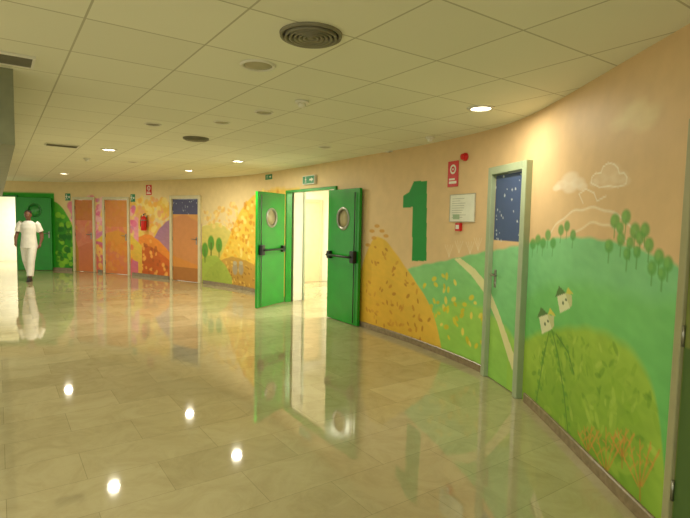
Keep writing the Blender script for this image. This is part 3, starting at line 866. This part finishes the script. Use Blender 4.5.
ell(bm, (0, -.02, 1.575), (.074, .092, .1)); ell(bm, (0, -.045, 1.52), (.05, .055, .05)); ell(bm, (0, -.11, 1.558), (.014, .02, .022)); ell(bm, (0, -.108, 1.53), (.025, .012, .007))
ell(bm, (.074, -.01, 1.565), (.01, .02, .03)); ell(bm, (-.074, -.01, 1.565), (.01, .02, .03)); ell(bm, (0, -.1, 1.6), (.045, .012, .008))
arms = {1: [(.145, 0, 1.385), (.185, .01, 1.34), (.25, .07, 1.12), (.26, .05, 1.01), (.245, .0, .91), (.24, -.015, .88)],
        -1: [(-.145, 0, 1.385), (-.185, .01, 1.34), (-.25, .02, 1.12), (-.255, -.06, 1.03), (-.235, -.14, .95), (-.23, -.16, .925)]}
for sd, A in arms.items():
    bm_tube(bm, A, [.05, .052, .042, .04, .027, .026], 12)
    h0 = Vector(A[-1]); dn = (Vector(A[-1])-Vector(A[-3])).normalized()
    bm_tube(bm, [h0-dn*.02, h0+dn*.04, h0+dn*.085], [(.024, .02), (.034, .017), (.034, .015)], 10)
    for k_, (off, L) in enumerate([(-.027, .062), (-.009, .074), (.009, .07), (.026, .055)]):
        b0 = h0+dn*.075+Vector((0, off, 0)); b1 = b0+dn*L*.5+Vector((-.004*sd, -.003, 0)); b2 = b1+dn*L*.45+Vector((-.016*sd, -.004, 0))
        bm_tube(bm, [b0, b1, b2], [.0095, .009, .0075], 8)
    t0 = h0+dn*.03+Vector((0, -.028, 0)); bm_tube(bm, [t0, t0+dn*.03+Vector((-.006*sd, -.022, 0)), t0+dn*.06+Vector((-.014*sd, -.026, 0))], [.012, .011, .009], 8)
legs = {1: [(.08, 0, .9), (.082, -.05, .75), (.072, -.13, .48), (.066, -.15, .3), (.06, -.2, .09)],
        -1: [(-.08, 0, .9), (-.082, .0, .75), (-.075, .02, .49), (-.066, .13, .32), (-.06, .24, .16)]}
for sd, A in legs.items():
    bm_tube(bm, A, [.09, .082, .056, .052, .036], 14)
ell(bm, (.06, -.24, .05), (.038, .09, .035), head=False); ell(bm, (-.06, .21, .075), (.038, .05, .045), head=False)
person = fuse(bm, "person", .0075, skin, None, 1)
tag(person, "person walking in white short-sleeved uniform and dark shoes", "person")
cloth = mat("white_uniform", (236,234,226), .75, var=.03, scale=12)
bm = bmesh.new()
bm_tube(bm, [(0, .0, .78), (0, .0, .92), (0, 0, 1.1), (0, -.005, 1.26), (0, 0, 1.36), (0, .005, 1.425)], [(.19, .15), (.175, .135), (.155, .118), (.168, .12), (.162, .105), (.085, .075)], 20)
for sd, A in arms.items():
    a1, a2 = Vector(A[1]), Vector(A[2]); bm_tube(bm, [A[0], a1, a1.lerp(a2, .4), a1.lerp(a2, .75)], [.064, .068, .068, .072], 14)
fuse(bm, "tunic", .008, cloth, person, 2)
bm = bmesh.new()
bm_tube(bm, [(0, 0, .96), (0, 0, .82)], [(.15, .12), (.158, .12)], 18)
for sd, A in legs.items():
    bm_tube(bm, [A[0], A[1], A[2], A[3], Vector(A[3]).lerp(Vector(A[4]), .85)], [.098, .096, .08, .076, .072], 16)
fuse(bm, "trousers", .008, cloth, person, 2)
bm = bmesh.new(); ell(bm, (0, -.005, 1.603), (.078, .088, .083), head=False); ell(bm, (0, .035, 1.57), (.067, .055, .06), head=False)
hair = fuse(bm, "hair", .008, mat("black_hair", (22,18,16), .6, var=.1, scale=60), person, 1)
# hairline: keep the hair behind the face, then bow it with the head
bmh = bmesh.new(); bmh.from_mesh(hair.data)
bmesh.ops.bisect_plane(bmh, geom=bmh.verts[:]+bmh.edges[:]+bmh.faces[:], plane_co=(0, -.05, 1.628), plane_no=(0, -.85, -.53), clear_outer=True)
bmesh.ops.holes_fill(bmh, edges=[e_ for e_ in bmh.edges if e_.is_boundary])
bmesh.ops.transform(bmh, matrix=HR, verts=bmh.verts); bmh.to_mesh(hair.data); bmh.free()
for sx in (-.028, .028):
    bm = bmesh.new(); ell(bm, (sx, -.099, 1.58), (.012, .008, .007), 12); done(bm, "eye", I4, person, mat("eye_white", (210,205,195), .3))
    bm = bmesh.new(); ell(bm, (sx, -.106, 1.58), (.005, .003, .006), 10); done(bm, "pupil", I4, person, m_black)
shoe = mat("dark_shoe", (46,44,48), .5)
bm = bmesh.new(); bm_tube(bm, [(.06, -.15, .05), (.06, -.2, .052), (.06, -.28, .045), (.06, -.35, .032)], [(.036, .045), (.044, .048), (.046, .042), (.036, .028)], 16); bm_box(bm, .018, .102, -.37, -.14, .001, .02, .008)
fuse(bm, "shoe", .007, shoe, person, 1)
bm = bmesh.new(); bm_tube(bm, [(-.06, .28, .125), (-.06, .22, .092), (-.06, .15, .055), (-.06, .09, .033)], [(.036, .042), (.044, .048), (.046, .04), (.036, .026)], 16); bm_tube(bm, [(-.06, .29, .08), (-.06, .17, .017), (-.06, .08, .012)], [(.038, .012)]*3, 12)
fuse(bm, "shoe", .007, shoe, person, 1)

# ------------------------------------------------------------ lights of the side rooms and ambience
def panel_light(M, x, z, en, w_=.6):
    p = M @ Vector((x, H, z))
    e = empty("ceiling_panel_light", Matrix.Translation(p)); tag(e, "square white ceiling light panel, switched on", "ceiling light", "ceiling light panels")
    bm = bmesh.new()
    for x0, x1, y0, y1 in [(-.3, .3, .28, .3), (-.3, .3, -.3, -.28), (-.3, -.28, -.28, .28), (.28, .3, -.28, .28)]: bm_box(bm, x0, x1, y0, y1, -.015, -.001)
    done(bm, "rim", I4, e, m_wplast)
    bm = bmesh.new(); bm_box(bm, -.28, .28, -.28, .28, -.01, -.001); done(bm, "diffuser_panel", I4, e, m_tube)
    ld = bpy.data.lights.new("panel_lamp", 'AREA'); ld.shape = 'SQUARE'; ld.size = .55; ld.energy = en; ld.color = (1, .96, .84)
    lo = bpy.data.objects.new("panel_lamp", ld); C.objects.link(lo); lo.parent = e; lo.matrix_local = Matrix.Translation((0, 0, -.03))
panel_light(M, .95, -1.3, 80); panel_light(M, -2.6, -.7, 90); panel_light(Me, 0, -1.4, 140)

wd = bpy.data.worlds.new("world"); bpy.context.scene.world = wd; wd.use_nodes = True
bg = wd.node_tree.nodes["Background"]; bg.inputs["Color"].default_value = (.96, .96, .74, 1); bg.inputs["Strength"].default_value = 1.1
